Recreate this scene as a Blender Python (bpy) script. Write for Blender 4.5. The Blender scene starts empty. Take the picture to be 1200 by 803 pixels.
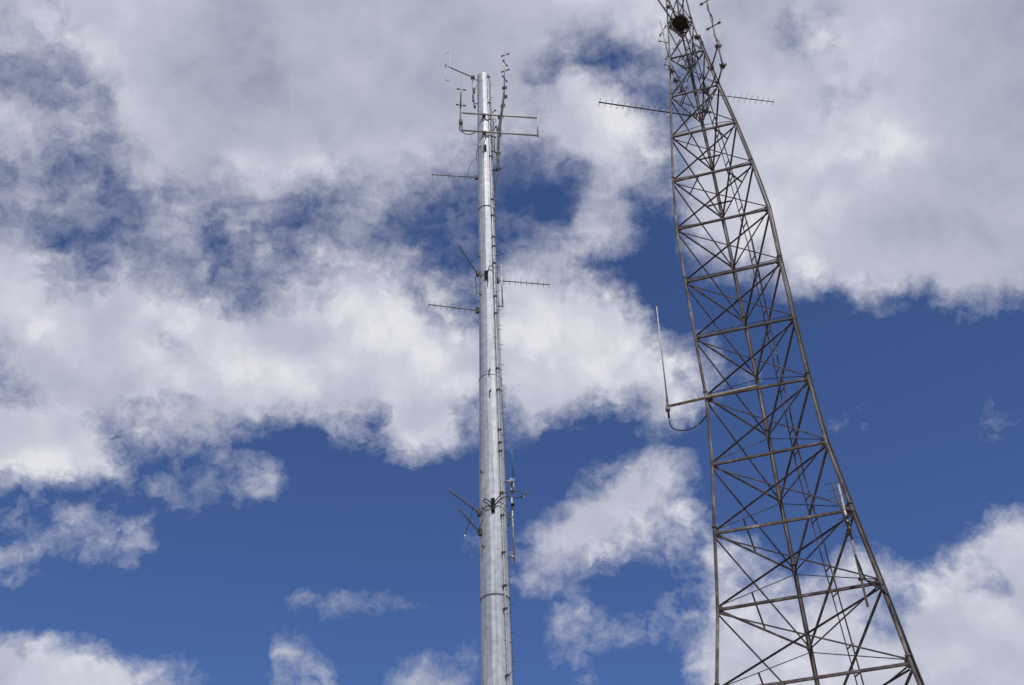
import bpy, bmesh, math, random
from mathutils import Vector, Matrix
random.seed(7)
PI = math.pi
sc = bpy.context.scene
COL = sc.collection
rad = math.radians

# ------------------------------------------------------------------ camera
PITCH, ROLL, FPX = rad(38.3078), rad(-2.1857), 1314.6
CAMZ = 1.6
cd = bpy.data.cameras.new('camera'); cam = bpy.data.objects.new('camera', cd); COL.objects.link(cam)
cd.sensor_width = 36; cd.lens = FPX / 1200 * 36; cd.clip_start = .1; cd.clip_end = 20000
F = Vector((0, math.cos(PITCH), math.sin(PITCH)))
R0 = Vector((1, 0, 0)); U0 = R0.cross(F)
RT = math.cos(ROLL) * R0 + math.sin(ROLL) * U0
UP = -math.sin(ROLL) * R0 + math.cos(ROLL) * U0
m = Matrix((RT, UP, -F)).transposed().to_4x4(); m.translation = (0, 0, CAMZ)
cam.matrix_world = m
sc.camera = cam
# survey helpers: a sight line from the viewpoint, cut by an upright plane (known distance) or a level plane (known height)
EYE = Vector((0, 0, CAMZ))
def sight(u, v): return F + RT * ((u - 600) / FPX) - UP * ((v - 401.5) / FPX)
def at_y(u, v, y): d = sight(u, v); return EYE + d * (y / d.y)
def at_z(u, v, z): d = sight(u, v); return EYE + d * ((z - CAMZ) / d.z)

# ------------------------------------------------------------------ light
SUN_EL, SUN_AZ = rad(56), rad(158)          # azimuth clockwise from +Y (the viewing direction): behind the viewer, to the right
sd = bpy.data.lights.new('sun', 'SUN'); sun = bpy.data.objects.new('sun', sd); COL.objects.link(sun)
sd.energy = 3.3; sd.angle = rad(.5); sd.color = (1, .95, .88)
sv = Vector((math.sin(SUN_AZ) * math.cos(SUN_EL), math.cos(SUN_AZ) * math.cos(SUN_EL), math.sin(SUN_EL)))
sun.rotation_euler = sv.to_track_quat('Z', 'Y').to_euler()
sc.view_settings.view_transform = 'Standard'; sc.view_settings.look = 'None'
sc.view_settings.exposure = 0.0; sc.view_settings.gamma = 1
SKY_STRENGTH = .096

# cloud cover over the part of the sky the place looks towards (rows from high to low, columns from west to east)
COVER = """
888999999999999999999999999999899988899999999
877899999999999999999999866876789856799999999
665899999999999999999998311234579998899999999
655678999999999999999985696543379999988999999
865769999999999999999998899732589999789999999
888779999999999999999888899965799999999999999
653456899999999998976633799866799999999999999
453445888888887788765223338855799999999999999
565553456678754575554101038435799999999999999
446642556454224753223131069511699999999999999
763354464254254543222023689610688899999999999
985336554455455765433366731100256688999999999
985667676555686887454588763200122257477778988
899988887756778998653699999720000010112003342
899999889999999999975799999961210000000000100
789999979999999999998999999985640000000000000
589999999999999999999999999997642300000000000
577887667999998889985569975568621000011000021
988765677754435538986344221135310000240000032
999863434310001237863121000021000000100000010
877985231244210001110000003588500000000000000
143133543436200000000000036885210000000000000
322312011010000000000000389867420000000000024
224455501100000000003326798754442100000000379
762334100000000000001146765313366421466215899
100000000000000100000025421001266544776557648
000000000000144343200000230013267767775379999
110000000000000000000001544443488888885799999
878652100001740000124000342111588888888899999
999998663102455015764000121100588888888999999
""".replace(' ', '').strip().split('\n')
TONE = """
678876556666666778886555676655
777776555555567777875664777655
767875555555577788765888877655
777866555555556668997888888655
777777665555556667987888998755
776666777777666666878788976555
777777777787777777877788876556
777777777777777788887888777555
877777777777777888887778887666
777788778899879999988777777776
787677788999998888998888888888
777778888888887888888888888888
777776777777787777778888888888
887666677778877777778888888888
888777777777777777788888888888
888777777777777777888888888888
888877777777777777888777777788
888777777777777778888888888888
888777777777777777888888888888
898887778777777777888888889888
898888777887777777788788877777
""".replace(' ', '').strip().split('\n')
def table(t, u, v):
    nx, ny = len(t[0]), len(t)
    x = min(max(u / (1200 / nx) - .5, 0), nx - 1.001); y = min(max(v / (803 / ny) - .5, 0), ny - 1.001)
    i, j = int(x), int(y); fx, fy = x - i, y - j
    g = lambda a, b: int(t[b][a])
    return ((g(i, j) * (1 - fx) + g(i + 1, j) * fx) * (1 - fy) + (g(i, j + 1) * (1 - fx) + g(i + 1, j + 1) * fx) * fy) / 9
def cover(u, v): return table(COVER, u, v) ** 1.35
# dome coordinates: the sky sphere turned so its equator runs through the middle of that part of the sky
TILT = rad(38.3)
def dome_dir(lon, lat):
    v = Vector((math.sin(lon) * math.cos(lat), math.cos(lon) * math.cos(lat), math.sin(lat)))
    return Matrix.Rotation(TILT, 3, 'X') @ v
def dir_uv(d):
    z = d.dot(F)
    return 600 + FPX * d.dot(RT) / z, 401.5 - FPX * d.dot(UP) / z
LON0, LON1, LAT0, LAT1 = rad(-27), rad(27), rad(-19), rad(19)
NC, NR = 66, 46

w = bpy.data.worlds.new('World'); sc.world = w; w.use_nodes = True
nt = w.node_tree; N = nt.nodes; LK = nt.links
for n in list(N): N.remove(n)
def nd(kind, **kw):
    n = N.new(kind)
    for k, v in kw.items(): setattr(n, k, v)
    return n
def setin(sock, val):
    if isinstance(val, bpy.types.NodeSocket): LK.new(val, sock)
    else: sock.default_value = val
def mth(op, a, b=None, c=None, clamp=False):
    n = nd('ShaderNodeMath', operation=op, use_clamp=clamp); setin(n.inputs[0], a)
    if b is not None: setin(n.inputs[1], b)
    if c is not None: setin(n.inputs[2], c)
    return n.outputs[0]
def vmth(op, a, b=None, s=None):
    n = nd('ShaderNodeVectorMath', operation=op); setin(n.inputs[0], a)
    if b is not None: setin(n.inputs[1], b)
    if s is not None: setin(n.inputs['Scale'], s)
    return n.outputs['Value'] if op in ('DOT_PRODUCT', 'LENGTH') else n.outputs[0]
def mrange(v, a, b, c=0., d=1., smooth=True):
    n = nd('ShaderNodeMapRange', clamp=True, interpolation_type='SMOOTHSTEP' if smooth else 'LINEAR')
    for i, x in enumerate((v, a, b, c, d)): setin(n.inputs[i], x)
    return n.outputs[0]
def fmix(f, a, b):
    n = nd('ShaderNodeMix', data_type='FLOAT', clamp_factor=True); setin(n.inputs[0], f); setin(n.inputs[2], a); setin(n.inputs[3], b); return n.outputs[0]
def cmix(f, a, b):
    n = nd('ShaderNodeMix', data_type='RGBA', clamp_factor=True); setin(n.inputs[0], f); setin(n.inputs[6], a); setin(n.inputs[7], b); return n.outputs[2]
def noise(vec, scale, detail, rough, color=False, lac=2.0, dist=0.):
    n = nd('ShaderNodeTexNoise', noise_dimensions='3D'); setin(n.inputs['Vector'], vec)
    n.inputs['Scale'].default_value = scale; n.inputs['Detail'].default_value = detail; n.inputs['Roughness'].default_value = rough
    n.inputs['Lacunarity'].default_value = lac; n.inputs['Distortion'].default_value = dist
    return n.outputs['Color'] if color else n.outputs[0]
tc = nd('ShaderNodeTexCoord')
mp = nd('ShaderNodeMapping', vector_type='POINT'); mp.inputs['Rotation'].default_value = (-TILT, 0, 0)
LK.new(tc.outputs['Generated'], mp.inputs['Vector'])
D = mp.outputs[0]
# wind-torn edges: the sight direction is shifted a little by two layers of noise before the cover is looked up
w1 = vmth('SCALE', vmth('SUBTRACT', noise(D, 13, 3, .55, True), (.5, .5, .5)), s=.013)
w2 = vmth('SCALE', vmth('SUBTRACT', noise(D, 55, 5, .62, True), (.5, .5, .5)), s=.018)
DW = vmth('ADD', vmth('ADD', D, w1), w2)
sx = nd('ShaderNodeSeparateXYZ'); LK.new(DW, sx.inputs[0])
lon = mth('ARCTAN2', sx.outputs[0], sx.outputs[1]); lat = mth('ARCSINE', sx.outputs[2])
U = mrange(lon, LON0, LON1, 0, 1, False)
V = mrange(lat, LAT1, LAT0, 0., float(NR - 1), False)
def lookup(fn, nc, nr, V):
    acc = None
    for j in range(nr):
        la = LAT1 + (LAT0 - LAT1) * j / (nr - 1)
        fc = nd('ShaderNodeFloatCurve'); LK.new(U, fc.inputs['Value'])
        cu = fc.mapping.curves[0]
        for i in range(nc):
            lo = LON0 + (LON1 - LON0) * i / (nc - 1)
            val = min(max(fn(*dir_uv(dome_dir(lo, la))), 0), 1)
            x = i / (nc - 1)
            if i == 0: cu.points[0].location = (0, val)
            elif i == nc - 1: cu.points[len(cu.points) - 1].location = (1, val)
            else: cu.points.new(x, val)
        fc.mapping.update()
        acc = fc.outputs[0] if acc is None else fmix(mrange(V, float(j - 1), float(j), 0, 1, False), acc, fc.outputs[0])
    return acc
cov = lookup(cover, NC, NR, V)
NT = 12
Vt = mrange(lat, LAT1, LAT0, 0., float(NT - 1), False)
tone = lookup(lambda u, v: .555 + (table(TONE, u, v) - .5556) * .90, 24, NT, Vt)
# away from that part of the sky: ordinary broken cloud
sxo = nd('ShaderNodeSeparateXYZ'); LK.new(D, sxo.inputs[0])
away = mth('MAXIMUM', mrange(mth('ABSOLUTE', mth('ARCTAN2', sxo.outputs[0], sxo.outputs[1])), rad(25), rad(32)),
           mrange(mth('ABSOLUTE', mth('ARCSINE', sxo.outputs[2])), rad(18), rad(23)))
broad = mrange(noise(D, 2.6, 6, .55), .42, .60, .05, .95)
cov = fmix(away, cov, broad)
tone = fmix(away, tone, .8)
nA = mth('SUBTRACT', noise(DW, 26, 9, .60, dist=.25), .5)
nB = mth('SUBTRACT', noise(D, 7, 4, .5), .5)
mw = nd('ShaderNodeMapping', vector_type='POINT'); mw.inputs['Rotation'].default_value = (0, rad(-38), 0); mw.inputs['Scale'].default_value = (22, 60, 75)
LK.new(DW, mw.inputs['Vector'])
nW = mth('SUBTRACT', noise(mw.outputs[0], 1.0, 7, .62, dist=.3), .5)          # combed-out wisps
nF = mth('SUBTRACT', noise(DW, 85, 7, .66), .5)
edge = mth('MULTIPLY_ADD', mth('MULTIPLY', cov, mth('SUBTRACT', 1., cov)), 3.3, .06)   # noise bites most at half cover
c2 = mth('ADD', cov, mth('MULTIPLY', mth('MULTIPLY_ADD', nB, .30, mth('MULTIPLY_ADD', nW, .75, mth('MULTIPLY_ADD', nF, .85, mth('MULTIPLY', nA, 1.15)))), edge))
heap = mrange(sxo.outputs[2], .10, -.02)          # veils high up, firmer heaped clouds lower down
alpha = mrange(c2, fmix(heap, .05, .105), fmix(heap, .92, .78), smooth=False)
# cloud brightness: thickness tone, plus soft billows modelled by the difference of the noise towards the sun
nS = noise(vmth('ADD', DW, (.006, 0, .022)), 26, 5, .55, dist=.25)
lit = mth('SUBTRACT', noise(DW, 26, 5, .55, dist=.25), nS)
lit2 = mth('SUBTRACT', noise(DW, 9, 3, .5), noise(vmth('ADD', DW, (.012, 0, .05)), 9, 3, .5))
tb = mth('ADD', tone, mth('MULTIPLY_ADD', mth('MULTIPLY', lit, mth('SUBTRACT', 1.4, cov)), .75, mth('MULTIPLY_ADD', lit2, .50, mth('MULTIPLY', nB, .22))))
cr = nd('ShaderNodeValToRGB'); LK.new(tb, cr.inputs[0])
e = cr.color_ramp.elements; e[0].position = .40; e[0].color = (.29, .32, .42, 1); e[1].position = 1.0; e[1].color = (.76, .765, .81, 1)
q = e.new(.56); q.color = (.405, .432, .53, 1)
q = e.new(.78); q.color = (.50, .52, .62, 1)
q = e.new(.89); q.color = (.60, .61, .70, 1)
sky = nd('ShaderNodeTexSky', sky_type='NISHITA', sun_disc=False)
sky.sun_elevation = SUN_EL; sky.sun_rotation = SUN_AZ
sky.altitude = 1600; sky.air_density = 1.0; sky.dust_density = 0; sky.ozone_density = 10.0
CLOUD_GAIN = 1 / SKY_STRENGTH
cl = vmth('SCALE', cr.outputs[0], s=CLOUD_GAIN)
fin = cmix(alpha, vmth('MULTIPLY', sky.outputs[0], (.99, .95, 1.08)), cl)     # camera white balance
bg = nd('ShaderNodeBackground'); LK.new(fin, bg.inputs['Color']); bg.inputs['Strength'].default_value = SKY_STRENGTH
wo = nd('ShaderNodeOutputWorld'); LK.new(bg.outputs[0], wo.inputs[0])
w.cycles.sampling_method = 'MANUAL'; w.cycles.sample_map_resolution = 512

# ------------------------------------------------------------------ materials
def mat(name, c1, c2, scale=8, metallic=0., rough=.6, lo=.4, hi=.6, stretch=1., c3=None, bump=0., mott=.2, mscale=11, vary=.1):
    mt = bpy.data.materials.new(name); mt.use_nodes = True; t = mt.node_tree; b = t.nodes['Principled BSDF']
    g = t.nodes.new('ShaderNodeTexCoord'); ma = t.nodes.new('ShaderNodeMapping'); ma.inputs['Scale'].default_value = (1, 1, stretch)
    t.links.new(g.outputs['Object'], ma.inputs[0])
    n = t.nodes.new('ShaderNodeTexNoise'); n.inputs['Scale'].default_value = scale; n.inputs['Detail'].default_value = 6; n.inputs['Roughness'].default_value = .65
    t.links.new(ma.outputs[0], n.inputs['Vector'])
    r = t.nodes.new('ShaderNodeValToRGB'); el = r.color_ramp.elements
    el[0].position = lo; el[0].color = (*c1, 1); el[1].position = hi; el[1].color = (*c2, 1)
    if c3: k = el.new(min(hi + .12, .95)); k.color = (*c3, 1)
    t.links.new(n.outputs[0], r.inputs[0])
    n2 = t.nodes.new('ShaderNodeTexNoise'); n2.inputs['Scale'].default_value = mscale; n2.inputs['Detail'].default_value = 4; t.links.new(g.outputs['Object'], n2.inputs['Vector'])
    m2 = t.nodes.new('ShaderNodeMapRange'); t.links.new(n2.outputs[0], m2.inputs[0])
    for i_, x_ in ((1, .35), (2, .65), (3, 1 - mott), (4, 1 + mott * .7)): m2.inputs[i_].default_value = x_
    oi = t.nodes.new('ShaderNodeObjectInfo'); m3 = t.nodes.new('ShaderNodeMapRange'); t.links.new(oi.outputs['Random'], m3.inputs[0])
    m3.inputs[3].default_value = 1 - vary; m3.inputs[4].default_value = 1 + vary
    mm = t.nodes.new('ShaderNodeMath'); mm.operation = 'MULTIPLY'; t.links.new(m2.outputs[0], mm.inputs[0]); t.links.new(m3.outputs[0], mm.inputs[1])
    vs = t.nodes.new('ShaderNodeVectorMath'); vs.operation = 'SCALE'; t.links.new(r.outputs[0], vs.inputs[0]); t.links.new(mm.outputs[0], vs.inputs['Scale'])
    t.links.new(vs.outputs[0], b.inputs['Base Color'])
    b.inputs['Metallic'].default_value = metallic; b.inputs['Roughness'].default_value = rough
    if bump:
        bp = t.nodes.new('ShaderNodeBump'); bp.inputs['Strength'].default_value = bump; bp.inputs['Distance'].default_value = .02
        t.links.new(n.outputs[0], bp.inputs['Height']); t.links.new(bp.outputs[0], b.inputs['Normal'])
    return mt
M_LEG = mat('weathered_leg_steel', (.085, .060, .052), (.20, .175, .16), 2.2, .1, .75, .40, .60, .5, (.42, .42, .42), mott=.4, mscale=2.5)
M_BRACE = mat('brown_primer_steel', (.045, .032, .030), (.100, .075, .069), 2.4, .0, .75, .38, .56, 1, (.24, .21, .20), mott=.35, mscale=5, vary=.35)
M_ROD = mat('dark_rod_steel', (.035, .028, .028), (.09, .074, .07), 3, .1, .8, vary=.35)
M_GALV = mat('galvanised_pole', (.35, .385, .44), (.56, .58, .61), 6.5, .2, .5, .38, .60, .035, bump=.02, mott=.16, mscale=4.5, vary=.05)
M_GALV2 = mat('galvanised_fitting', (.30, .31, .33), (.48, .49, .51), 9, .4, .5)
M_ALU = mat('dull_aluminium', (.30, .28, .25), (.42, .40, .36), 10, .4, .5)
M_BOOM = mat('weathered_boom', (.10, .085, .08), (.17, .15, .14), 10, .3, .6)
M_BLACK = mat('black_rubber', (.012, .012, .014), (.025, .025, .028), 20, 0, .5)
M_VOID = mat('opening_shade_black', (.003, .003, .003), (.006, .006, .006), 5, 0, 1.)
M_DARK = mat('dark_clamp_steel', (.05, .045, .042), (.11, .10, .09), 12, .3, .65)
M_PIPE = mat('rusty_pipe', (.20, .15, .12), (.34, .29, .25), 6, .1, .7)
M_WHIP = mat('faded_fibreglass', (.36, .35, .31), (.46, .45, .40), 5, 0, .5)
M_TEAL = mat('teal_fibreglass', (.02, .14, .12), (.03, .19, .16), 5, 0, .45)
M_TWIG = mat('nest_twigs', (.022, .016, .012), (.09, .065, .045), 14, 0, .9)
M_SEAM = mat('dark_seam_steel', (.16, .17, .19), (.24, .25, .27), 5, .4, .6)
M_PEND = mat('white_plastic', (.7, .7, .7), (.8, .8, .8), 5, 0, .4)
M_CONC = mat('concrete', (.25, .24, .22), (.38, .36, .33), 6, 0, .9)
M_GROUND = mat('dry_ground', (.14, .11, .07), (.26, .21, .14), .35, 0, .95, .35, .65, 1, (.10, .11, .05))

# ------------------------------------------------------------------ mesh helpers
def frame(d):
    d = d.normalized(); a = Vector((0, 0, 1)) if abs(d.z) < .9 else Vector((1, 0, 0))
    x = a.cross(d).normalized(); return x, d.cross(x).normalized()
def tube(bm, p, q, r, r2=None, n=8):
    p, q = Vector(p), Vector(q); r2 = r if r2 is None else r2
    x, y = frame(q - p); a, b = [], []
    for i in range(n):
        t = 2 * PI * i / n; o = x * math.cos(t) + y * math.sin(t)
        a.append(bm.verts.new(p + o * r)); b.append(bm.verts.new(q + o * r2))
    for i in range(n): bm.faces.new((a[i], a[(i + 1) % n], b[(i + 1) % n], b[i]))
    bm.faces.new(a[::-1]); bm.faces.new(b)
def path(bm, pts, r, n=6, closed=False):
    pts = [Vector(p) for p in pts]; rings = []; L = len(pts); px = None
    for i, p in enumerate(pts):
        if closed: d = pts[(i + 1) % L] - pts[i - 1]
        else: d = pts[min(i + 1, L - 1)] - pts[max(i - 1, 0)]
        d.normalize()
        if px is None: x, y = frame(d)
        else:
            x = (px - d * px.dot(d)).normalized(); y = d.cross(x)
        px = x
        rings.append([bm.verts.new(p + (x * math.cos(2 * PI * k / n) + y * math.sin(2 * PI * k / n)) * r) for k in range(n)])
    for i in range(L if closed else L - 1):
        A, B = rings[i], rings[(i + 1) % L]
        for k in range(n): bm.faces.new((A[k], A[(k + 1) % n], B[(k + 1) % n], B[k]))
    if not closed: bm.faces.new(rings[0][::-1]); bm.faces.new(rings[-1])
def prism(bm, p, q, prof, up):
    """extrude a closed 2-D profile (list of (a,b)) from p to q; a lies along 'up x d', b along 'up'"""
    p, q = Vector(p), Vector(q); d = (q - p).normalized(); x = Vector(up).cross(d)
    if x.length < 1e-3: x = frame(d)[0]
    x.normalize(); y = d.cross(x)
    a = [bm.verts.new(p + x * s + y * t) for s, t in prof]; b = [bm.verts.new(q + x * s + y * t) for s, t in prof]
    n = len(prof)
    for i in range(n): bm.faces.new((a[i], a[(i + 1) % n], b[(i + 1) % n], b[i]))
    bm.faces.new(a[::-1]); bm.faces.new(b)
def angle(bm, p, q, w, t, up=(0, 0, 1)):
    prism(bm, p, q, [(-w / 2, -w / 2), (w / 2, -w / 2), (w / 2, -w / 2 + t), (-w / 2 + t, -w / 2 + t), (-w / 2 + t, w / 2), (-w / 2, w / 2)], up)
def box(bm, c, sx, sy, sz, rz=0, ax=None):
    mt = Matrix.Translation(Vector(c)) @ (ax.to_4x4() if ax else Matrix.Rotation(rz, 4, 'Z')) @ Matrix.Diagonal((sx, sy, sz, 1))
    r = bmesh.ops.create_cube(bm, size=1, matrix=mt)
    return r
def bez(pts, n=14):
    """smooth curve through the points"""
    pts = [Vector(p) for p in pts]; out = []
    P = [pts[0] * 2 - pts[1]] + pts + [pts[-1] * 2 - pts[-2]]
    for i in range(1, len(P) - 2):
        for k in range(n):
            t = k / n; a, b, c, d = P[i - 1], P[i], P[i + 1], P[i + 2]
            out.append(.5 * ((2 * b) + (c - a) * t + (2 * a - 5 * b + 4 * c - d) * t * t + (3 * b - a - 3 * c + d) * t ** 3))
    out.append(pts[-1]); return out
def thing(name, label, cat, loc=(0, 0, 0), group=None):
    o = bpy.data.objects.new(name, None); COL.objects.link(o); o.location = loc; o.empty_display_size = .2
    o['label'] = label; o['category'] = cat
    if group: o['group'] = group
    return o
def wloc(o):
    l = Vector((0, 0, 0))
    while o: l += Vector(o.location); o = o.parent
    return l
def obj(name, bm, material, parent=None, smooth=False, label=None):
    me = bpy.data.meshes.new(name); bmesh.ops.recalc_face_normals(bm, faces=bm.faces[:])
    if parent: bmesh.ops.translate(bm, verts=bm.verts[:], vec=-wloc(parent))
    if smooth:
        for f in bm.faces: f.smooth = True
    bm.to_mesh(me); bm.free(); me.materials.append(material)
    o = bpy.data.objects.new(name, me); COL.objects.link(o)
    if parent: o.parent = parent
    if label: o['label'] = label
    return o
NB = bmesh.new
def part_tube(name, parent, p, q, r, m_, r2=None, n=8, smooth=True, label=None):
    b = NB(); tube(b, p, q, r, r2, n); return obj(name, b, m_, parent, smooth, label)
def part_path(name, parent, pts, r, m_, n=6, closed=False, label=None):
    b = NB(); path(b, pts, r, n, closed); return obj(name, b, m_, parent, True, label)

# ------------------------------------------------------------------ ground
b = NB()
rr = [0, 15, 40, 90, 200, 500, 1200, 3000, 8000]
ring0 = None; c0 = b.verts.new((0, 30, 0))
for k, r in enumerate(rr[1:]):
    ring = [b.verts.new((r * math.cos(2 * PI * i / 64), 30 + r * math.sin(2 * PI * i / 64), 0)) for i in range(64)]
    for i in range(64):
        if ring0 is None: b.faces.new((c0, ring[i], ring[(i + 1) % 64]))
        else: b.faces.new((ring0[i], ring[i], ring[(i + 1) % 64], ring0[(i + 1) % 64]))
    ring0 = ring
g = obj('ground', b, M_GROUND); g['kind'] = 'structure'

# ------------------------------------------------------------------ lattice tower
S = 1.25
HH = [11.06, 13.44, 15.85, 18.26, 20.73, 23.2, 25.7, 28.28, 30.79, 33.29, 35.82, 38.5]
RR = [2.89, 2.566, 2.264, 2.018, 1.897, 1.884, 1.899, 1.904, 1.696, 1.444, 1.134, .774]
PXL = [(840, 812), (841, 715), (837.5, 625.5), (834.5, 545), (827.6, 466), (814.8, 396.4), (803, 330.8), (793, 269), (788.8, 212.8), (787, 161), (786, 114), (785, 69), (783, 31)]
PXR = [(1067.5, 777.5), (1032, 683), (998.5, 597.5), (968, 518), (947.4, 444), (930, 372.6), (914, 306), (900.5, 245), (881, 191.5), (861.5, 143.8), (841, 100), (824, 59.5), (811, 25.5)]
PXM = [None, (948.8, 760.5), (931, 669.5), (913.8, 587), (900, 511), (886, 442), (872.7, 377.8), (859, 314), (846.5, 255.8), (835, 199.8), (822.5, 145), (810, 86), (800, 44)]
TX, TY, TH = 7.9435 * S, 30. * S, rad(193.984)
def model_node(leg, h, r):
    a = TH + leg * 2 * PI / 3; return Vector((TX + r * math.cos(a), TY + r * math.sin(a), h))
h0 = HH[0] * S + CAMZ
levels = {}
for k in range(-5, 0):
    levels[k] = [model_node(l, h0 * (k + 5) / 5, (RR[0] - .32 * k) * S) for l in range(3)]
for k in range(13):
    h = (HH[k] if k < 12 else 41.15) * S + CAMZ; ns = []
    for l, px in enumerate((PXL, PXR, PXM)):
        if px[k] is None: ns.append(model_node(l, h, RR[k] * S))
        else: ns.append(at_z(*px[k], h))
    levels[k] = ns
for k, r in ((13, .43), (14, .36), (15, .36), (16, .36)):
    levels[k] = [model_node(l, (41.15 + 2.6 * (k - 12)) * S + CAMZ, r * S) for l in range(3)]
# the far leg at the lowest visible joint was not sighted: nudge it by what its neighbour above shows
off = levels[1][2] - model_node(2, levels[1][2].z, RR[1] * S); levels[0][2] += off
base = Vector((TX, TY, 0))
tower = thing('lattice_tower', 'tall rusty three-legged lattice tower with cross bracing on the right', 'tower', base)
ks = sorted(levels)
cen = {k: sum(levels[k], Vector()) / 3 for k in ks}
legs = []
for l in range(3):
    b = NB()
    rl = [.062, .066, .078][l]
    for k in ks[:-1]:
        s_ = 1 if k < 7 else (.86 if k < 10 else .68)
        tube(b, levels[k][l], levels[k + 1][l], rl * s_, rl * s_, 12)
        # flanged splice collar
        p = levels[k][l]; d = (levels[k + 1][l] - p).normalized()
        if k % 2 == 0: tube(b, p + d * .25, p + d * .31, rl * s_ * 1.55, None, 12)
        tube(b, p - d * .12, p + d * .12, rl * s_ * 1.12, None, 12)
    legs.append(obj('leg', b, M_LEG, tower, False))
def inset(p, q, e=.06):
    d = (q - p).normalized(); return p + d * e, q - d * e
PAIRS = ((0, 1), (0, 2), (1, 2))
stuffb = NB()
vis = range(0, 13)
for k in ks:
    for (a, c) in PAIRS:
        p, q = levels[k][a], levels[k][c]
        if k == -5: continue
        W_ = (.092 if (a, c) == (0, 1) else .062) * (1 if k < 10 else .75)
        p, q = inset(p, q)
        outv = ((p + q) / 2 - cen[k]).normalized()
        if -1 <= k <= 13:
            b = NB(); angle(b, p, q, W_, .014)
            obj('horizontal_brace', b, M_BRACE, tower)
        else: angle(stuffb, p, q, W_, .014)
for k in ks[:-1]:
    for (a, c) in PAIRS:
        A, B = levels[k], levels[k + 1]
        outv = ((A[a] + A[c]) / 2 - cen[k]).normalized()
        wd = {(0, 1): (.058, .058), (0, 2): (.07, .035), (1, 2): (.07, .035)}[(a, c)]
        # from the outer leg's upper joint down to the far leg: stout; from the far leg's upper joint: slender
        for (p, q, w_, o_) in ((B[a], A[c], wd[0], .05), (B[c], A[a], wd[1], -.05)):
            up_, lo_ = p + Vector((0, 0, -.14)), q + Vector((0, 0, .12))
            up_, lo_ = inset(up_, lo_, .08); up_ = up_ + outv * o_; lo_ = lo_ + outv * o_
            if k > 9: w_ *= .8
            if -1 <= k <= 12:
                b = NB(); angle(b, up_, lo_, w_, .008, outv); obj('diagonal_brace', b, M_ROD if w_ < .05 or ((a, c) == (0, 2) and k < 5) else M_BRACE, tower)
            else: angle(stuffb, up_, lo_, w_, .008, outv)
o = obj('bracing_beyond_view', stuffb, M_BRACE, tower); o.name = 'bracing'; o['kind'] = 'stuff'
# gusset plates at the joints
for k in range(-1, 13):
    for l in range(3):
        b = NB(); p = levels[k][l]; s_ = 1 if k < 8 else .75
        for l2 in range(3):
            if l2 == l: continue
            d = (levels[k][l2] - p).normalized(); nrm = d.cross(Vector((0, 0, 1))).normalized()
            ax = Matrix((d, nrm, Vector((0, 0, 1)))).transposed()
            box(b, p + d * .11 * s_, .15 * s_, .012, .26 * s_, ax=ax)
        obj('gusset_plate', b, M_BRACE, tower)
# level bracing in the upper panels: each horizontal tied to its neighbours at the third points
for k in range(8, 13):
    n = levels[k]
    for (a, c, e_) in ((0, 1, 2), (1, 0, 2), (2, 0, 1)):
        p = n[a].lerp(n[c], .33); q = n[a].lerp(n[e_], .33)
        b = NB(); angle(b, p, q, .06, .008); obj('plan_brace', b, M_ROD, tower)
# short struts in the left-hand face near the bottom
for k in (0, 1, 2):
    L0, M0, M1 = levels[k][0], levels[k][2], levels[k + 1][2]
    p = L0.lerp(M1, .42); q = L0.lerp(M0, .50)
    b = NB(); angle(b, p, q, .05, .008); obj('strut', b, M_ROD, tower)
# ladder of cable brackets inside the right-hand face
def face_mid(t):
    k = math.floor(t); f = t - k
    a = levels[k][1].lerp(levels[k + 1][1], f); c = levels[k][2].lerp(levels[k + 1][2], f)
    mid = (a + c) / 2; inw = (cen[k].lerp(cen[k + 1], f) - mid); inw.z = 0; inw.normalize()
    al = (c - a); al.z = 0; al.normalize(); return mid + inw * .05, al
ladder = NB()
rails = []
for s_ in (-1, 1):
    b = NB(); pts = []
    for i in range(-10, 25):
        mid, al = face_mid(i / 2); pts.append(mid + al * s_ * .20)
    for i in range(len(pts) - 1): angle(b, pts[i], pts[i + 1], .06 if s_ < 0 else .045, .009)
    rails.append(pts); ladder_o = None
    if s_ < 0:
        ladder.free(); lad = obj('cable_ladder', b, M_BRACE, tower)
    else: obj('rail', b, M_BRACE, lad)
for k in range(-1, 12):
    for f in (.30, .64):
        mid, al = face_mid(k + f); b = NB()
        angle(b, mid - al * .22, mid + al * .22, .06, .012); obj('rung', b, M_DARK, lad)
# feed cables on the right leg and on the far leg
def leg_cables(l, offs, k0, k1, r):
    for o_ in offs:
        pts = []
        for k in range(k0, k1):
            a, c = levels[k][l], levels[k + 1][l]
            for f in (0, .5):
                pts.append(a.lerp(c, f) + Vector(o_) + Vector((random.uniform(-.012, .012), random.uniform(-.012, .012), 0)))
        part_path('feed_cable', tower, pts, r, M_BLACK, 6)
leg_cables(1, [(.098, -.05, 0), (.118, .02, 0)], -5, 12, .030)
leg_cables(2, [(.07, -.06, 0), (-.06, -.07, 0)], -5, 12, .024)
# concrete footings
for l in range(3):
    b = NB(); p = levels[-5][l]; tube(b, (p.x, p.y, -.3), (p.x, p.y, .35), .6, .55, 20); obj('footing', b, M_CONC, tower)

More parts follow.
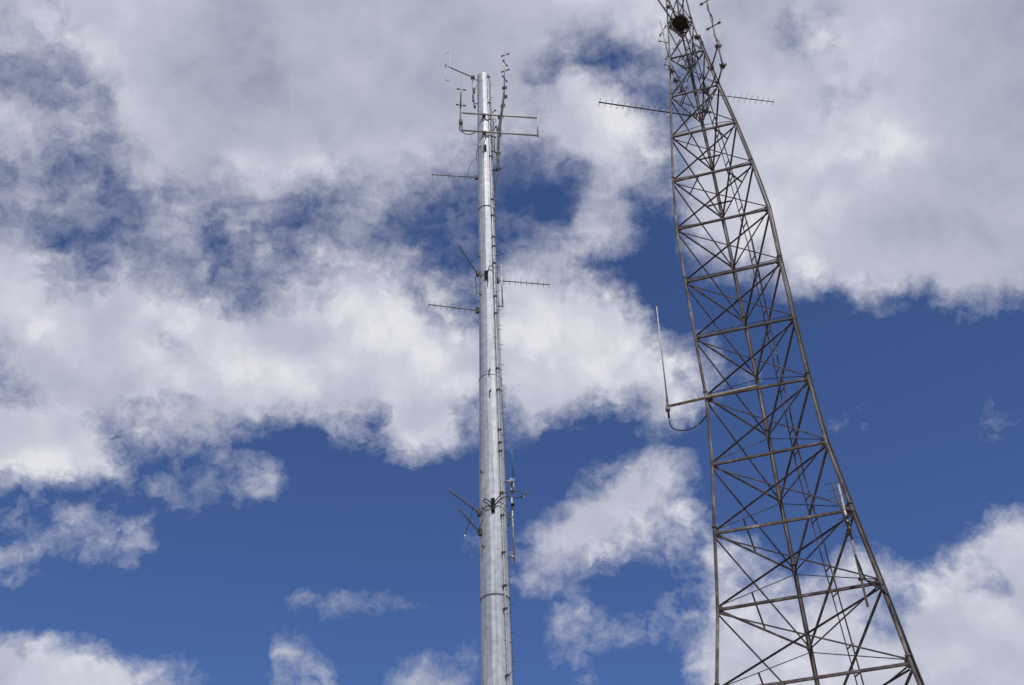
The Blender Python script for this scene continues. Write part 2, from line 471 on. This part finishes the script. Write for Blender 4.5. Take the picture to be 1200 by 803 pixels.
# ------------------------------------------------------------------ monopole
PY = 36.0
def pole_z(v): return at_y(575, v, PY).z
top_c, bot_c = at_y(566, 90, PY), at_y(583, 803, PY)
PXc = (top_c.x + bot_c.x) / 2
ztop, zbot = top_c.z, bot_c.z
dep = lambda z: (Vector((PXc, PY, z)) - EYE).dot(F)
Rtop, Rbot = 6.8 / FPX * dep(ztop), 18.5 / FPX * dep(zbot)
def pole_r(z): return Rtop + (Rbot - Rtop) * (ztop - z) / (ztop - zbot)
pole = thing('monopole', 'smooth tapered galvanised steel monopole in the centre carrying antennas', 'tower', (PXc, PY, 0))
joints = [0, 6, pole_z(703), pole_z(446), pole_z(247), ztop]
NS = 18
def section(z0, z1, grow, twist):
    b = NB(); ra, rb = pole_r(z0) + grow, pole_r(z1) + grow; A, B, C, D_ = [], [], [], []
    for i in range(NS):
        t = 2 * PI * i / NS + twist; x, y = math.cos(t), math.sin(t); k = 1 / math.cos(PI / NS) * .985
        A.append(b.verts.new((PXc + x * ra * k, PY + y * ra * k, z0))); B.append(b.verts.new((PXc + x * rb * k, PY + y * rb * k, z1)))
        C.append(b.verts.new((PXc + x * (ra - .03) * k, PY + y * (ra - .03) * k, z0)))
    for i in range(NS):
        j = (i + 1) % NS
        b.faces.new((A[i], A[j], B[j], B[i])); b.faces.new((A[i], C[i], C[j], A[j]))
    b.faces.new(B)
    return obj('pole_section', b, M_GALV, pole)
tw0 = rad(-90 - 2 - 10)
for i in range(len(joints) - 1):
    section(joints[i], joints[i + 1] + (.0 if i == 4 else .05), .016 if i % 2 == 0 else 0, tw0 + rad([0, 0, 0, 3, 5][i]))
for i in (2, 3, 4):           # rim of each slip joint, in a darker steel
    z = joints[i]; b = NB(); r = pole_r(z) + .018
    path(b, [(PXc + r * math.cos(2 * PI * k / 36), PY + r * math.sin(2 * PI * k / 36), z - .01) for k in range(36)], .011, 6, True)
    obj('joint_rim', b, M_SEAM, pole)
def on_pole(z, ang, out=0.):      # ang: degrees to the right of the face turned to the viewer
    a = rad(-90 + ang); r = pole_r(z) + out
    return Vector((PXc + r * math.cos(a), PY + r * math.sin(a), z))
b = NB(); path(b, [on_pole(.5 + (ztop - 1.) * i / 60, 40, .05) for i in range(61)], .034, 8); obj('conduit', b, M_GALV2, pole, True)
b = NB(); path(b, [on_pole(.5 + (ztop - .6) * i / 60, 74, .05) for i in range(61)], .010, 6); obj('safety_cable', b, M_DARK, pole, True)
for v in (95, 126, 141, 189, 240, 259, 284, 295, 315, 354, 374, 439, 464, 511, 526, 536, 585, 611.5, 655, 694, 721, 799):
    z = pole_z(v); b = NB(); a = on_pole(z, 35, .0); c = on_pole(z, 35, .09); d_ = on_pole(z + .05, 35 + 6 / pole_r(z), .09); e_ = on_pole(z + .05, 35 + 6 / pole_r(z), .0)
    prism(b, a, c, [(-.02, -.03), (.02, -.03), (.02, .03), (-.02, .03)], (0, 0, 1))
    prism(b, c, d_, [(-.012, -.035), (.012, -.035), (.012, .035), (-.012, .035)], (0, 0, 1))
    prism(b, d_, e_, [(-.02, -.03), (.02, -.03), (.02, .03), (-.02, .03)], (0, 0, 1))
    obj('conduit_bracket', b, M_DARK, pole)
z = 3.
i = 0
while z < ztop - .2:
    ang = 104 if i % 2 == 0 else 62
    p, q = on_pole(z, ang, -.01), on_pole(z, ang, .17)
    if z > zbot - .5 and not (pole_z(356) < z < pole_z(310) and ang == 104):
        b = NB(); tube(b, p, q, .011, None, 6); obj('step_peg', b, M_DARK, pole, True)
    z += .52; i += 1
def port(v, ang, hgt):
    z = pole_z(v); c = on_pole(z, ang, .012); a = rad(-90 + ang); n = Vector((math.cos(a), math.sin(a), 0)); t = Vector((-n.y, n.x, 0))
    ax = Matrix((t, n, Vector((0, 0, 1)))).transposed()
    b = NB(); box(b, c, .15, .05, hgt, ax=ax); o = obj('cable_port', b, M_GALV2, pole)
    b = NB(); box(b, c + n * .027, .135, .012, hgt - .03, ax=ax); obj('opening', b, M_VOID, o)  # raised near-black plate: the shade inside the port is put into its colour
port(180, 2, .46); port(329.5, -8, .50); port(600.5, 2, .62)
b = NB(); tube(b, (PXc, PY, ztop - .02), (PXc, PY, ztop + .03), Rtop * 1.04, Rtop * .9, 18); obj('cap_plate', b, M_GALV2, pole)
b = NB(); tube(b, (PXc - .02, PY - .2, ztop), (PXc - .02, PY - .2, ztop + .15), .03, None, 8); obj('lifting_lug', b, M_DARK, pole)
for (v, a_) in ((305, -52), (350, -48), (442, -4), (466, -3), (558, -50), (601, -45), (646, -44)):
    z = pole_z(v); b = NB(); p = on_pole(z, a_, .0); q = on_pole(z - .06, a_ + 6, .14); tube(b, p, q, .028, None, 8)
    tube(b, q - Vector((0, 0, .05)), q + Vector((0, 0, .07)), .02, None, 6); obj('bracket_stub', b, M_DARK, pole)
b = NB(); tube(b, (PXc, PY, -.3), (PXc, PY, .3), 1.5, 1.5, 24); obj('footing', b, M_CONC, pole)
def cable(px, ydist, r, name='jumper_cable', parent=None, m_=None, lab=None):
    return part_path(name, parent, bez([at_y(u, v, y) for (u, v), y in zip(px, ydist)]), r, m_ or M_BLACK, 6, label=lab)
def pole_y(v, ang=0, out=.05):
    return on_pole(pole_z(v), ang, out).y
Y = PY
fy = lambda v, ex=.08: PY - pole_r(pole_z(v)) - ex
# cable drops that come out of the ports
cable([(558, 190), (559, 177), (563, 172), (566.5, 174), (567.5, 179)], [PY - .1, fy(177) + .25, fy(172), fy(174), fy(179, .03)], .018, 'port_cable', pole)
cable([(567, 180), (568, 165), (571, 157), (576, 152)], [fy(180), fy(165), fy(157), fy(152) + .1], .018, 'port_cable', pole)
cable([(563, 325), (565, 322.5), (569, 323), (571, 328)], [fy(325) + .05, fy(322), fy(323), fy(328, .03)], .02, 'port_cable', pole)
cable([(572, 332), (572, 317), (575, 311.5), (579, 314)], [fy(332), fy(317), fy(311), fy(314) + .05], .02, 'port_cable', pole)
cable([(566, 587), (569, 585), (574, 588), (577, 595)], [fy(587), fy(585), fy(588), fy(597, .02)], .022, 'port_cable', pole)
cable([(566, 588), (569.5, 589), (573, 592), (576.5, 596)], [fy(587), fy(585), fy(588), fy(597, .02)], .022, 'port_cable', pole)

def yagi(label, anchor, tip, n, el, horizontal, br=.022, group=None, coax=None, mat_=None, name='yagi_antenna', er=.009, mount=True, from_t=.0):
    root = thing(name, label, 'antenna', anchor, group); mat_ = mat_ or M_BOOM
    part_tube('boom', root, anchor, tip, br, mat_)
    d = (tip - anchor).normalized(); side = d.cross(Vector((0, 0, 1))).normalized() if horizontal else Vector((0, 0, 1))
    for i in range(n):
        t = from_t + (1 - from_t) * (i / (n - 1) * .985 + .005); t = max(t, .06)
        c = anchor.lerp(tip, t); l = el * (1.08 - .16 * t) / 2
        part_tube('element', root, c - side * l, c + side * l, er, mat_, None, 6)
    if mount:
        b = NB(); box(b, anchor, .13, .13, .22); tube(b, anchor - Vector((0, 0, .16)), anchor + Vector((0, 0, .16)), .03, None, 8); obj('mounting_clamp', b, M_DARK, root)
    if coax: cable(*coax, 'coax_lead', root)
    return root
def side_anchor(u, v, ang): return on_pole(at_y(u, v, PY).z, ang, .04)
def pole_yagi(label, a, t, n, el, horizontal=False, **kw):
    A = at_y(*a, kw.pop('ya', PY)); T = at_z(*t, A.z); return yagi(label, A, T, n, el, horizontal, **kw)
G1 = 'antennas fixed along the monopole'
pole_yagi('small horizontal stick antenna highest on the left side of the monopole', (558.2, 208), (506, 204.8), 9, .36, group=G1, coax=([(548.5, 206), (550, 196), (554, 189), (558, 186)], [PY - .3, PY - .2, PY - .15, PY - .05], .014), er=.0105)
pole_yagi('short antenna slanting up to the left from mid monopole', (559.5, 320.8), (537.5, 288.2), 8, .34, group=G1, er=.006, ya=PY - .2, coax=([(559, 322), (557.3, 326), (557.6, 332), (559, 345)], [PY - .3, PY - .25, PY - .2, PY - .1], .016))
pole_yagi('small comb-like antenna reaching left from the monopole just below the middle openings', (559.3, 364), (502, 357), 9, .36, group=G1, er=.0105)
ry = pole_yagi('small comb-like antenna reaching right from the monopole toward the cloud', (583.5, 329), (644, 333.8), 10, .36, group=G1, er=.0105)
b = NB(); P1, P2 = at_y(587, 310, PY - .1), at_y(589.2, 360, PY - .1)
tube(b, P1, P2, .032, None, 8); obj('mast_pipe', b, M_GALV2, ry, True)
for v, u0, u1 in ((312.5, 581.5, 588), (358.5, 583.5, 590)):
    part_tube('standoff_arm', ry, at_y(u0, v, PY - .1), at_y(u1, v + .3, PY - .1), .035, M_GALV2)
pole_yagi('upper one of two thin antennas slanting up-left at the lower opening', (561, 601), (527, 575), 9, .26, group=G1, er=.008, ya=PY - .25, coax=([(561, 586), (557.5, 587.5), (555, 593), (551, 608), (545, 627)], [PY - .4, PY - .5, PY - .55, PY - .6, PY - .6], .015))
b_ = pole_yagi('lower one of two thin antennas slanting up-left at the lower opening', (562.5, 624), (538.5, 597), 9, .24, group=G1, er=.008, ya=PY - .3)
part_tube('brace', b_, at_y(561, 621, PY - .38), at_y(568.5, 602, PY - .68), .016, M_DARK)
part_tube('cable_end', b_, at_y(545, 627, PY - .6), at_y(544.6, 629.5, PY - .6), .022, M_PEND)

# standoff pipe with the green whip on the right
wh = thing('whip_antenna', 'slim green whip antenna on a standoff pipe at the right side of the monopole', 'antenna', at_y(598.6, 561, PY), G1)
part_tube('standoff_pipe', wh, at_y(598.6, 561, PY), at_y(602.8, 659.5, PY), .037, M_GALV2)
for u0, u1, v in ((592.5, 599.5, 564.3), (595, 601, 607), (597, 603.5, 652.5)):
    part_tube('standoff_arm', wh, at_y(u0, v, PY), at_y(u1, v + .2, PY), .042, M_ALU)
part_tube('radome', wh, at_y(601.7, 562, PY - .1), at_y(599.2, 517, PY - .1), .022, M_TEAL, .012)
part_tube('base_tube', wh, at_y(601.3, 561, PY - .1), at_y(602.6, 577, PY - .1), .034, M_ALU)
for (u, v) in ((600.6, 566), (601.2, 575.5), (601, 591.5)):
    b = NB(); box(b, at_y(u, v, PY - .06), .14, .16, .07); obj('clamp', b, M_DARK, wh)
cable([(600, 593), (598.6, 600), (597, 610), (595.8, 617)], [PY - .1] * 4, .02, 'coax_lead', wh)
st = thing('yagi_antenna', 'short dark stub antenna with looping black cables right of the lower opening', 'antenna', at_y(613, 582, PY), G1)
part_tube('boom', st, at_y(611, 584, PY - .4), at_y(620, 575.5, PY - .4), .022, M_BOOM)
cable([(577.5, 597), (580, 588), (587, 580), (595, 576.5), (604, 575.2), (610, 577), (614, 580.5)], [fy(597), fy(588), fy(580), PY - .45, PY - .4, PY - .4, PY - .4], .019, 'coax_lead', st)
cable([(578, 598), (583, 588), (590, 583), (598, 582.3), (606, 583.2), (611, 581.5), (613, 579)], [fy(597), fy(588), fy(583), PY - .42, PY - .4, PY - .4, PY - .4], .019, 'coax_lead', st)
part_tube('cable_end', st, at_y(613.3, 581, PY - .4), at_y(614, 583.2, PY - .4), .022, M_PEND)
for i in range(4):
    c = at_y(611 + 9 * i / 3.2 + .3, 584 - 8.5 * i / 3.2, PY - .4)
    part_tube('element', st, c - Vector((0, .12, 0)), c + Vector((0, .12, 0)), .005, M_BOOM, None, 6)

# rectangular pipe mount at the top
YM = PY - Rtop - .16
zt = at_y(567, 134.5, YM).z; zb = at_y(567.5, 154.6, YM).z
mount = thing('antenna_mount', 'wide rectangular pipe frame clamped across the top of the monopole', 'frame', (PXc, YM, zb))
TL, TR_ = at_z(541, 132.5, zt), at_z(630, 138.5, zt)
BL, BR_ = at_z(541, 152.8, zb), at_z(630, 159, zb)
part_tube('rail', mount, TL, TR_, .043, M_ALU); part_tube('rail', mount, BL, BR_, .043, M_ALU)
part_tube('end_post', mount, at_z(630, 136.5, zt + .1), at_z(630.3, 161, zb - .1), .036, M_GALV2)
part_tube('end_post', mount, at_z(541.3, 131, zt + .1), at_z(541.5, 154.5, zb - .1), .036, M_GALV2)
for (z_, u, v) in ((zt, 567, 134.5), (zt, 585.5, 136), (zb, 567.5, 155), (zb, 585.5, 156.5)):
    c = at_z(u, v, z_); b = NB(); box(b, c + Vector((0, .06, 0)), .17, .2, .13)
    for s_ in (-.06, .06): tube(b, c + Vector((s_, -.1, 0)), c + Vector((s_, .2, 0)), .012, None, 6)
    obj('clamp', b, M_DARK, mount)

def folded(root, c, n, hgt=.44, wid=.14, r=.009, m_=None):
    """thin upright folded dipole loop around point c, standing off in direction n"""
    t = Vector((0, 0, 1)); pts = []
    for k in range(20):
        a = 2 * PI * k / 20; x, y = math.cos(a), math.sin(a)
        pts.append(c + n * (wid / 2 * x) + t * (hgt / 2 - wid / 2) * (1 if y > 0 else -1) + t * (wid / 2 * y))
    return part_path('folded_dipole', root, pts, r, m_ or M_ALU, 5, True)
def dumbbell(root, mast_z, p1, p2, r=.018, loops=True, er=.028, hgt=.40):
    a, c = at_z(*p1, mast_z), at_z(*p2, mast_z)
    arm = part_tube('dipole_arm', root, a, c, r, M_DARK)
    d = (c - a).normalized(); l = (c - a).length
    for s_, e_ in ((-1, a), (1, c)):
        b = NB(); tube(b, e_ - d * s_ * min(.13, l * .2), e_ + d * s_ * .03, er, None, 8); obj('balun', b, M_BLACK, arm)
        if loops: folded(arm, e_ , d, hgt, .17, .006)
YL = TL.y
# left dipole array
da = thing('dipole_array', 'short upright antenna mast with two crossbars at the left end of the top frame', 'antenna', at_y(538.7, 152, YL))
part_tube('mast', da, at_y(538.8, 153, YL), at_y(541, 88.5, YL), .03, M_ALU, .024)
part_tube('mast_sleeve', da, at_y(539.7, 127, YL), at_y(540.2, 109, YL), .038, M_DARK)
for v, p1, p2 in ((105, (536, 104.3), (545, 105.6)), (123, (535, 122.7), (545, 124))):
    dumbbell(da, at_y(540, v, YL).z, p1, p2, .02, False, .038)
b = NB(); box(b, at_y(540, 143.5, YL), .18, .2, .22); obj('clamp', b, M_DARK, da)
cable([(539, 145), (538.3, 151), (541, 154.5), (547, 157.3), (553, 157), (560, 153.5)], [YL - .1] * 4 + [YL - .05, YL], .022, 'coax_lead', da)
# folded dipole on a boom at the very top left
fd = thing('folded_dipole_antenna', 'thin upright loop antenna on a boom, topmost on the left of the monopole', 'antenna', at_y(555, 110, PY))
part_tube('mast_pipe', fd, at_y(553.5, 86.5, PY - .05), at_y(555.5, 125, PY - .05), .026, M_GALV2)
zA = at_y(554, 90.8, PY - .12).z
Pa, Pb = at_y(554, 90.8, PY - .12), at_z(525.5, 78.3, zA)
part_tube('boom', fd, Pa, Pb, .030, M_BOOM)
z1, z0_ = at_y(524.5, 62, Pb.y).z, at_y(524.5, 94.5, Pb.y).z; pts = []
wd = .115
for k in range(28):
    a = 2 * PI * k / 28; x, y = math.cos(a), math.sin(a); zc = (z1 + z0_) / 2; hh = (z1 - z0_) / 2 - wd
    pts.append(Vector((at_y(524.4, 78.3, Pb.y).x + x * wd, Pb.y, zc + (hh if y > 0 else -hh) + y * wd)))
part_path('loop', fd, pts, .019, M_GALV2, 6, True)
b = NB(); box(b, at_y(522.6, 77, Pb.y), .06, .06, .2); obj('feed_block', b, M_DARK, fd)
b = NB(); box(b, Pa, .2, .16, .14); obj('clamp', b, M_DARK, fd)
for (u, v, h_) in ((555.7, 106, .34), (554.6, 113, .30), (554.8, 117, .2), (556.5, 125, .14)):
    b = NB(); box(b, at_y(u, v, PY - .12), .09, .12, h_, .3); obj('clamp', b, M_DARK, fd)
cable([(554, 92), (553.4, 100), (555, 110), (557.5, 104), (558.5, 100)], [PY - .15] * 3 + [PY - .1, PY - .05], .017, 'coax_lead', fd)
part_tube('standoff_arm', fd, at_y(554, 92, PY), at_y(559.5, 94.5, PY), .03, M_GALV2); part_tube('standoff_arm', fd, at_y(555.3, 121, PY), at_y(560, 121.5, PY), .03, M_GALV2)
# right dipole array with zig-zag crossbars
YR = at_z(586, 136.3, zt).y - .12
db = thing('dipole_array', 'leaning antenna mast with four zigzag crossbars, highest above the monopole top', 'antenna', at_y(584, 168, YR))
part_tube('mast', db, at_y(590.8, 104, YR), at_y(592, 57, YR), .030, M_ALU, .022)
part_tube('mast', db, at_y(591, 103, YR), at_y(585.8, 158, YR), .034, M_ALU)
part_tube('mast', db, at_y(585.8, 158, YR), at_y(583.7, 200, YR + .1), .034, M_GALV2)
for v, p1, p2 in ((64.5, (588, 66), (596.4, 63.2)), (74, (589.4, 71), (594.2, 77.3)), (83, (588, 84.6), (596.4, 81.5)), (92.5, (589.2, 89.3), (594, 95.8))):
    dumbbell(db, at_y(591.7, v, YR).z, p1, p2, .022, False, .038)
for u, v, h_ in ((591.2, 103, .30), (592, 113.5, .26), (589.4, 124, .34), (587, 137, .2), (584.5, 151, .3), (584, 180, .16), (584, 198, .18)):
    c = at_y(u, v, YR); b = NB(); box(b, c, .11, .17, h_ * .5, .5)
    for s_ in (-.09, .09): tube(b, c + Vector((s_, -.08, .02)), c + Vector((s_ * 1.2, .12, -.03)), .014, None, 6)
    obj('clamp', b, M_DARK, db)
cable([(590.3, 108), (588.8, 120), (586.2, 137), (583.8, 152), (583, 170), (582.3, 188), (584, 202), (581.5, 212), (579.6, 223)], [YR - .1] * 9, .030, 'coax_lead', db)
cable([(591.2, 106), (589.8, 124), (587.6, 140), (586, 156), (584.8, 172), (584, 190)], [YR - .09] * 6, .032, 'coax_lead', db)
cable([(590, 112), (587.4, 130), (585.2, 146), (584, 160), (583.4, 175)], [YR - .08] * 5, .030, 'coax_lead', db)
part_tube('standoff_arm', db, at_y(575, 176.5, PY - .2), at_y(584.5, 180.5, YR), .034, M_DARK)
part_tube('standoff_arm', db, at_y(577, 199.5, PY - .2), at_y(584.5, 200.5, YR), .034, M_DARK)
# small dipole mast close to the right side of the pole
dc = thing('dipole_array', 'small cluttered antenna mast squeezed between monopole and leaning mast', 'antenna', at_y(578.5, 165, YR + .2))
part_tube('mast', dc, at_y(577, 125, YR + .2), at_y(580, 178, YR + .2), .022, M_GALV2)
for v, p1, p2 in ((131, (577.5, 132), (580.5, 129.5)), (141, (571, 142.5), (574, 140)), (151, (578, 152.5), (581.5, 148.5)), (159, (577, 160), (580.5, 161))):
    dumbbell(dc, at_y(578, v, YR + .2).z, p1, p2, .02, False, .04)
path_pts = []
for k in range(16):
    a = 2 * PI * k / 16; path_pts.append(at_y(578.7 + 2.6 * math.cos(a), 141.5 + 2.2 * math.sin(a), YR + .15 + .05 * math.sin(a)))
part_path('cable_coil', dc, path_pts, .014, M_BLACK, 5, True)
cable([(578.5, 143), (579, 150), (576, 160), (577.5, 170), (579.5, 178)], [YR + .15] * 5, .015, 'coax_lead', dc)

# ------------------------------------------------------------------ antennas on the lattice tower
G2 = 'long comb antennas near the lattice tower top'
hM = lambda v, k: levels[k][2].lerp(levels[k + 1][2], (PXM[k][1] - v) / (PXM[k][1] - PXM[k + 1][1]))
A = hM(134, 10) + Vector((-.1, -.1, 0)); T = at_z(701.5, 119.8, A.z)
A2 = at_z(815, 136.5, A.z)
yl = yagi('long comb antenna reaching left from the upper lattice tower against blue sky', A2, T, 17, .56, True, .036, G2, None, M_ROD, er=.011)
A = hM(110, 10); A2 = at_z(814.5, 108.3, A.z); T = at_z(907, 119.6, A.z)
yr = yagi('long comb antenna reaching right from the upper lattice tower over grey cloud', A2, T, 15, .56, True, .026, G2, None, M_BOOM, er=.010)
# left dipole mast near the top
Lref = levels[11][0]
YD = Lref.y - .25
dl = thing('dipole_array', 'thin pipe with small crossbars at the upper left edge of the lattice tower', 'antenna', at_y(783.5, 66, YD))
part_tube('mast', dl, at_y(773.8, 25, YD), at_y(783.8, 67, YD), .032, M_ALU)
part_tube('mast', dl, at_y(784, 68, YD), at_y(794, 106, YD), .028, M_PIPE)
for v, u, p1, p2 in ((36, 776.5, (773.5, 42), (780.3, 30.5)), (49, 779.5, (772.5, 48.3), (782, 50.3)), (67, 782.5, (780, 69.5), (783, 65.5)), (76.5, 784, (779.2, 76), (784.5, 77.7))):
    dumbbell(dl, at_y(u, v, YD).z, p1, p2, .018, True, .036, .42)
for u, v in ((792, 94), (788, 83)):
    b = NB(); box(b, at_y(u, v, YD), .18, .2, .2, .4); obj('clamp', b, M_DARK, dl)
# right dipole mast, standing off on two arms
Rref = levels[11][1]; YE = Rref.y - .9
dr = thing('dipole_array', 'pipe mast with dark dumbbell crossbars standing off the lattice tower top right', 'antenna', at_y(847, 77, YE))
mastpts = [(847, 77), (841.5, 54), (836.8, 36), (833, 20), (828.5, 2), (824, -18), (820, -36)]
part_path('mast', dr, [at_y(u, v, YE) for u, v in mastpts], .045, M_PIPE, 8)
for v, u, p1, p2 in ((31, 836, (828.5, 34.8), (843.7, 26.2)), (1, 828, (821, 5.7), (835, -3))):
    dumbbell(dr, at_y(u, v, YE).z, p1, p2, .03, True, .058, .50)
cable([(828, 4), (829.5, 12), (834, 18), (835.5, 24), (835, 30)], [YE - .08] * 5, .024, 'coax_lead', dr)
cable([(836.5, 36), (837.5, 43), (842.5, 49), (843, 54)], [YE - .08] * 4, .024, 'coax_lead', dr)
zE = at_y(841.5, 54.5, YE).z
for (p, q, r_) in (((841, 55), levels[10][1].lerp(levels[11][1], .45), .045), ((847, 77), levels[10][1].lerp(levels[11][1], .02), .045)):
    part_tube('standoff_arm', dr, at_y(*p, YE), q, r_, M_BRACE)
P_ = at_y(841, 55, YE)
part_tube('brace', dr, at_y(832, 80, YE + .5), at_y(820, 104, YE + 1.2), .038, M_BRACE)
part_tube('brace', dr, at_y(839, 86, YE + .3), at_y(834, 101, YE + .9), .038, M_BRACE)
for (u, v) in ((841.5, 54.5), (847, 77), (832.5, 80), (816.8, 43.5)):
    c = at_y(u, v, YE if u > 835 else Rref.y); b = NB(); box(b, c, .2, .22, .16, .4)
    for s_ in (-1, 1):
        for t_ in (-.05, .05): tube(b, c + Vector((s_ * .17, -.12, t_)), c + Vector((s_ * .17 - .1 * s_, .2, t_)), .014, None, 6)
    for t_ in (-.05, .05): tube(b, c + Vector((-.2, -.05, t_)), c + Vector((.2, -.05, t_)), .014, None, 6)
    obj('clamp', b, M_DARK, dr)
# clutter of clamps and pipe stubs inside the top panels
for i, (u, v, u2, v2, yy) in enumerate(((824, 49, 812, 72, -.4), (796, 90, 793, 95, -.4), (800, 80, 812, 62, 0), (829, 108, 836, 96, -.2), (833, 112, 822, 145, .3),
        (808, 55, 799, 70, -.3), (815, 70, 805, 96, .2), (797, 106, 806, 84, -.1), (823, 128, 838, 104, .1), (790, 60, 797, 46, -.2), (806, 100, 796, 124, .1))):
    b = NB(); tube(b, at_y(u, v, cen[10].y + yy), at_y(u2, v2, cen[10].y + yy), .034, None, 8)
    d_ = (at_y(u2, v2, cen[10].y + yy) - at_y(u, v, cen[10].y + yy)) * .12; c_ = at_y(u, v, cen[10].y + yy) + d_
    for e_ in (-.04, .04): tube(b, c_ + Vector((-.12, -.06, e_)), c_ + Vector((.12, .06, e_)), .013, None, 6)
    obj('pipe_stub', b, M_BRACE if i % 2 else M_DARK, tower)
for (u, v) in ((829, 108), (825, 130), (825, 103), (793, 95), (806, 70), (799, 107), (786, 83), (829, 131)):
    c = at_y(u, v, cen[10].y); b = NB()
    for j in range(5):
        a_ = random.uniform(0, PI); d_ = Vector((math.cos(a_), math.sin(a_), random.uniform(-.5, .5))) * .22
        tube(b, c - d_ + Vector((0, 0, random.uniform(-.1, .1))), c + d_, .016, None, 6)
    box(b, c, .13, .10, .10, .7); obj('clamp', b, M_DARK, tower)

for (p, q, r_, k_) in (((768.5, -4), (787.5, 23), .05, 12), ((776, -8), (790, 12), .03, 12), ((781, 8), (799, 18), .03, 12), ((779, -6), (796, 26), .03, 12), ((804, -8), (797, 14), .03, 12), ((784, 26), (798, 44), .035, 12)):
    yy = cen[k_].y - .45
    b = NB(); tube(b, at_y(*p, yy), at_y(*q, yy + .2), r_, None, 8); obj('pipe_stub', b, M_BRACE, tower)
b = NB(); c = at_y(783.5, 8, cen[12].y - .4); box(b, c, .2, .16, .14, .5); tube(b, c - Vector((.2, 0, .1)), c + Vector((.22, 0, .12)), .018, None, 6); obj('clamp', b, M_DARK, tower)
# whip on a long horizontal pipe at the left of the tower
zW = at_z(*PXL[4], levels[4][0].z).z
pm = levels[4][0]
zp = zW - .05
Pl = at_z(781.5, 479.3, zp); Pr = at_z(888, 455, zp)
dirp = (Pr - Pl).normalized(); sh = Vector((dirp.y, -dirp.x, 0)) * .16
Pl += sh; Pr += sh
wa = thing('whip_antenna', 'tall pale whip antenna upright on a long horizontal pipe left of the lattice tower', 'antenna', Pl)
part_tube('support_pipe', wa, Pl, Pr, .062, M_PIPE, None, 10)
YW = Pl.y
wt = at_y(769.3, 359, YW - .09); wb = at_y(782, 470, YW - .09); wl = at_y(784.2, 493, YW - .09)
part_tube('radome', wa, wb, wt, .034, M_WHIP, .022)
part_tube('base_tube', wa, at_y(784, 490, YW - .09), at_y(781.3, 464, YW - .09), .045, M_DARK)
b = NB(); box(b, at_y(782.6, 479.4, YW - .04), .17, .2, .15); obj('clamp', b, M_PIPE, wa)
b = NB(); box(b, at_z(832, 467.5, zp) + Vector((0, -.03, .02)), .19, .22, .28); obj('leg_clamp', b, M_DARK, wa)
cable([(784.2, 492), (786, 499), (791, 503), (799, 504.5), (809, 502.5), (818, 498), (825, 491), (828.8, 483), (829.5, 474)], [YW - .09] * 5 + [YW, YW + .05, YW + .1, YW + .1], .030, 'coax_lead', wa)

# pipe with a small yagi low on the right leg
Yp = levels[2][1].y - .55
pp = thing('yagi_antenna', 'small worn antenna on an upright pipe beside the lower right tower leg', 'antenna', at_y(1017, 712, Yp))
part_tube('mast_pipe', pp, at_y(982.5, 568, Yp), at_y(1017, 711, Yp), .045, M_ALU)
boomA, boomB = at_y(974.5, 566, Yp - .15), at_y(999, 632, Yp - .15)
part_tube('boom', pp, boomA, boomB, .032, M_DARK)
for i in range(9):
    c = boomA.lerp(boomB, i / 8); d_ = Vector((.24, -.12, .02)) * (1 - .03 * i)
    part_tube('element', pp, c - d_, c + d_, .009, M_DARK, None, 6)
for (u, v, u1, v1) in ((992.5, 597, 1001, 599), (1009, 678.5, 1031, 684)):
    part_tube('standoff_arm', pp, at_y(u, v, Yp), at_y(u1, v1, levels[2][1].y if v < 650 else levels[1][1].y), .028, M_DARK)
    b = NB(); box(b, at_y(u, v, Yp), .14, .15, .10, .3); obj('clamp', b, M_DARK, pp)
for v in (606, 613, 621, 626):
    u = 982.5 + (v - 568) * .2413 + random.uniform(-1, 1); b = NB(); box(b, at_y(u, v, Yp - .05), .16, .14, .06, random.uniform(0, 1)); obj('clamp', b, M_DARK, pp)
yl1 = levels[1][1].y
cable([(1002, 650), (1008, 664), (1012, 675), (1020, 684), (1030, 689), (1037, 694), (1042, 704), (1047, 722)], [Yp - .08, Yp - .08, Yp, Yp + .2, yl1 - .15, yl1 - .12, yl1 - .12, levels[0][1].y - .12], .030, 'coax_lead', pp)

# stick nest wedged in the top of the tower
nc = at_z(797, 29, levels[12][0].z + .1)
nest = NB(); rs = random.Random(3)
bmesh.ops.create_icosphere(nest, subdivisions=3, radius=1, matrix=Matrix.Translation(nc + Vector((0, 0, .1))) @ Matrix.Diagonal((.33, .31, .26, 1)))
for v in nest.verts:
    v.co += Vector((rs.uniform(-.09, .09), rs.uniform(-.09, .09), rs.uniform(-.08, .08)))
for i in range(520):
    a = rs.uniform(0, 2 * PI); el_ = rs.uniform(-1.2, 1.1)
    n_ = Vector((math.cos(a) * math.cos(el_) * .40, math.sin(a) * math.cos(el_) * .39, math.sin(el_) * .36)); p = nc + n_ + Vector((0, 0, .1))
    t_ = Vector((rs.uniform(-1, 1), rs.uniform(-1, 1), rs.uniform(-.5, .5))); t_ = (t_ - n_.normalized() * t_.dot(n_.normalized()) * .45).normalized()
    l = rs.uniform(.12, .42); tube(nest, p - t_ * l, p + t_ * l, rs.uniform(.007, .014), .005, 4)
o = obj('bird_nest', nest, M_TWIG); o['label'] = 'dark round stick nest wedged inside the lattice tower top'; o['category'] = 'nest'
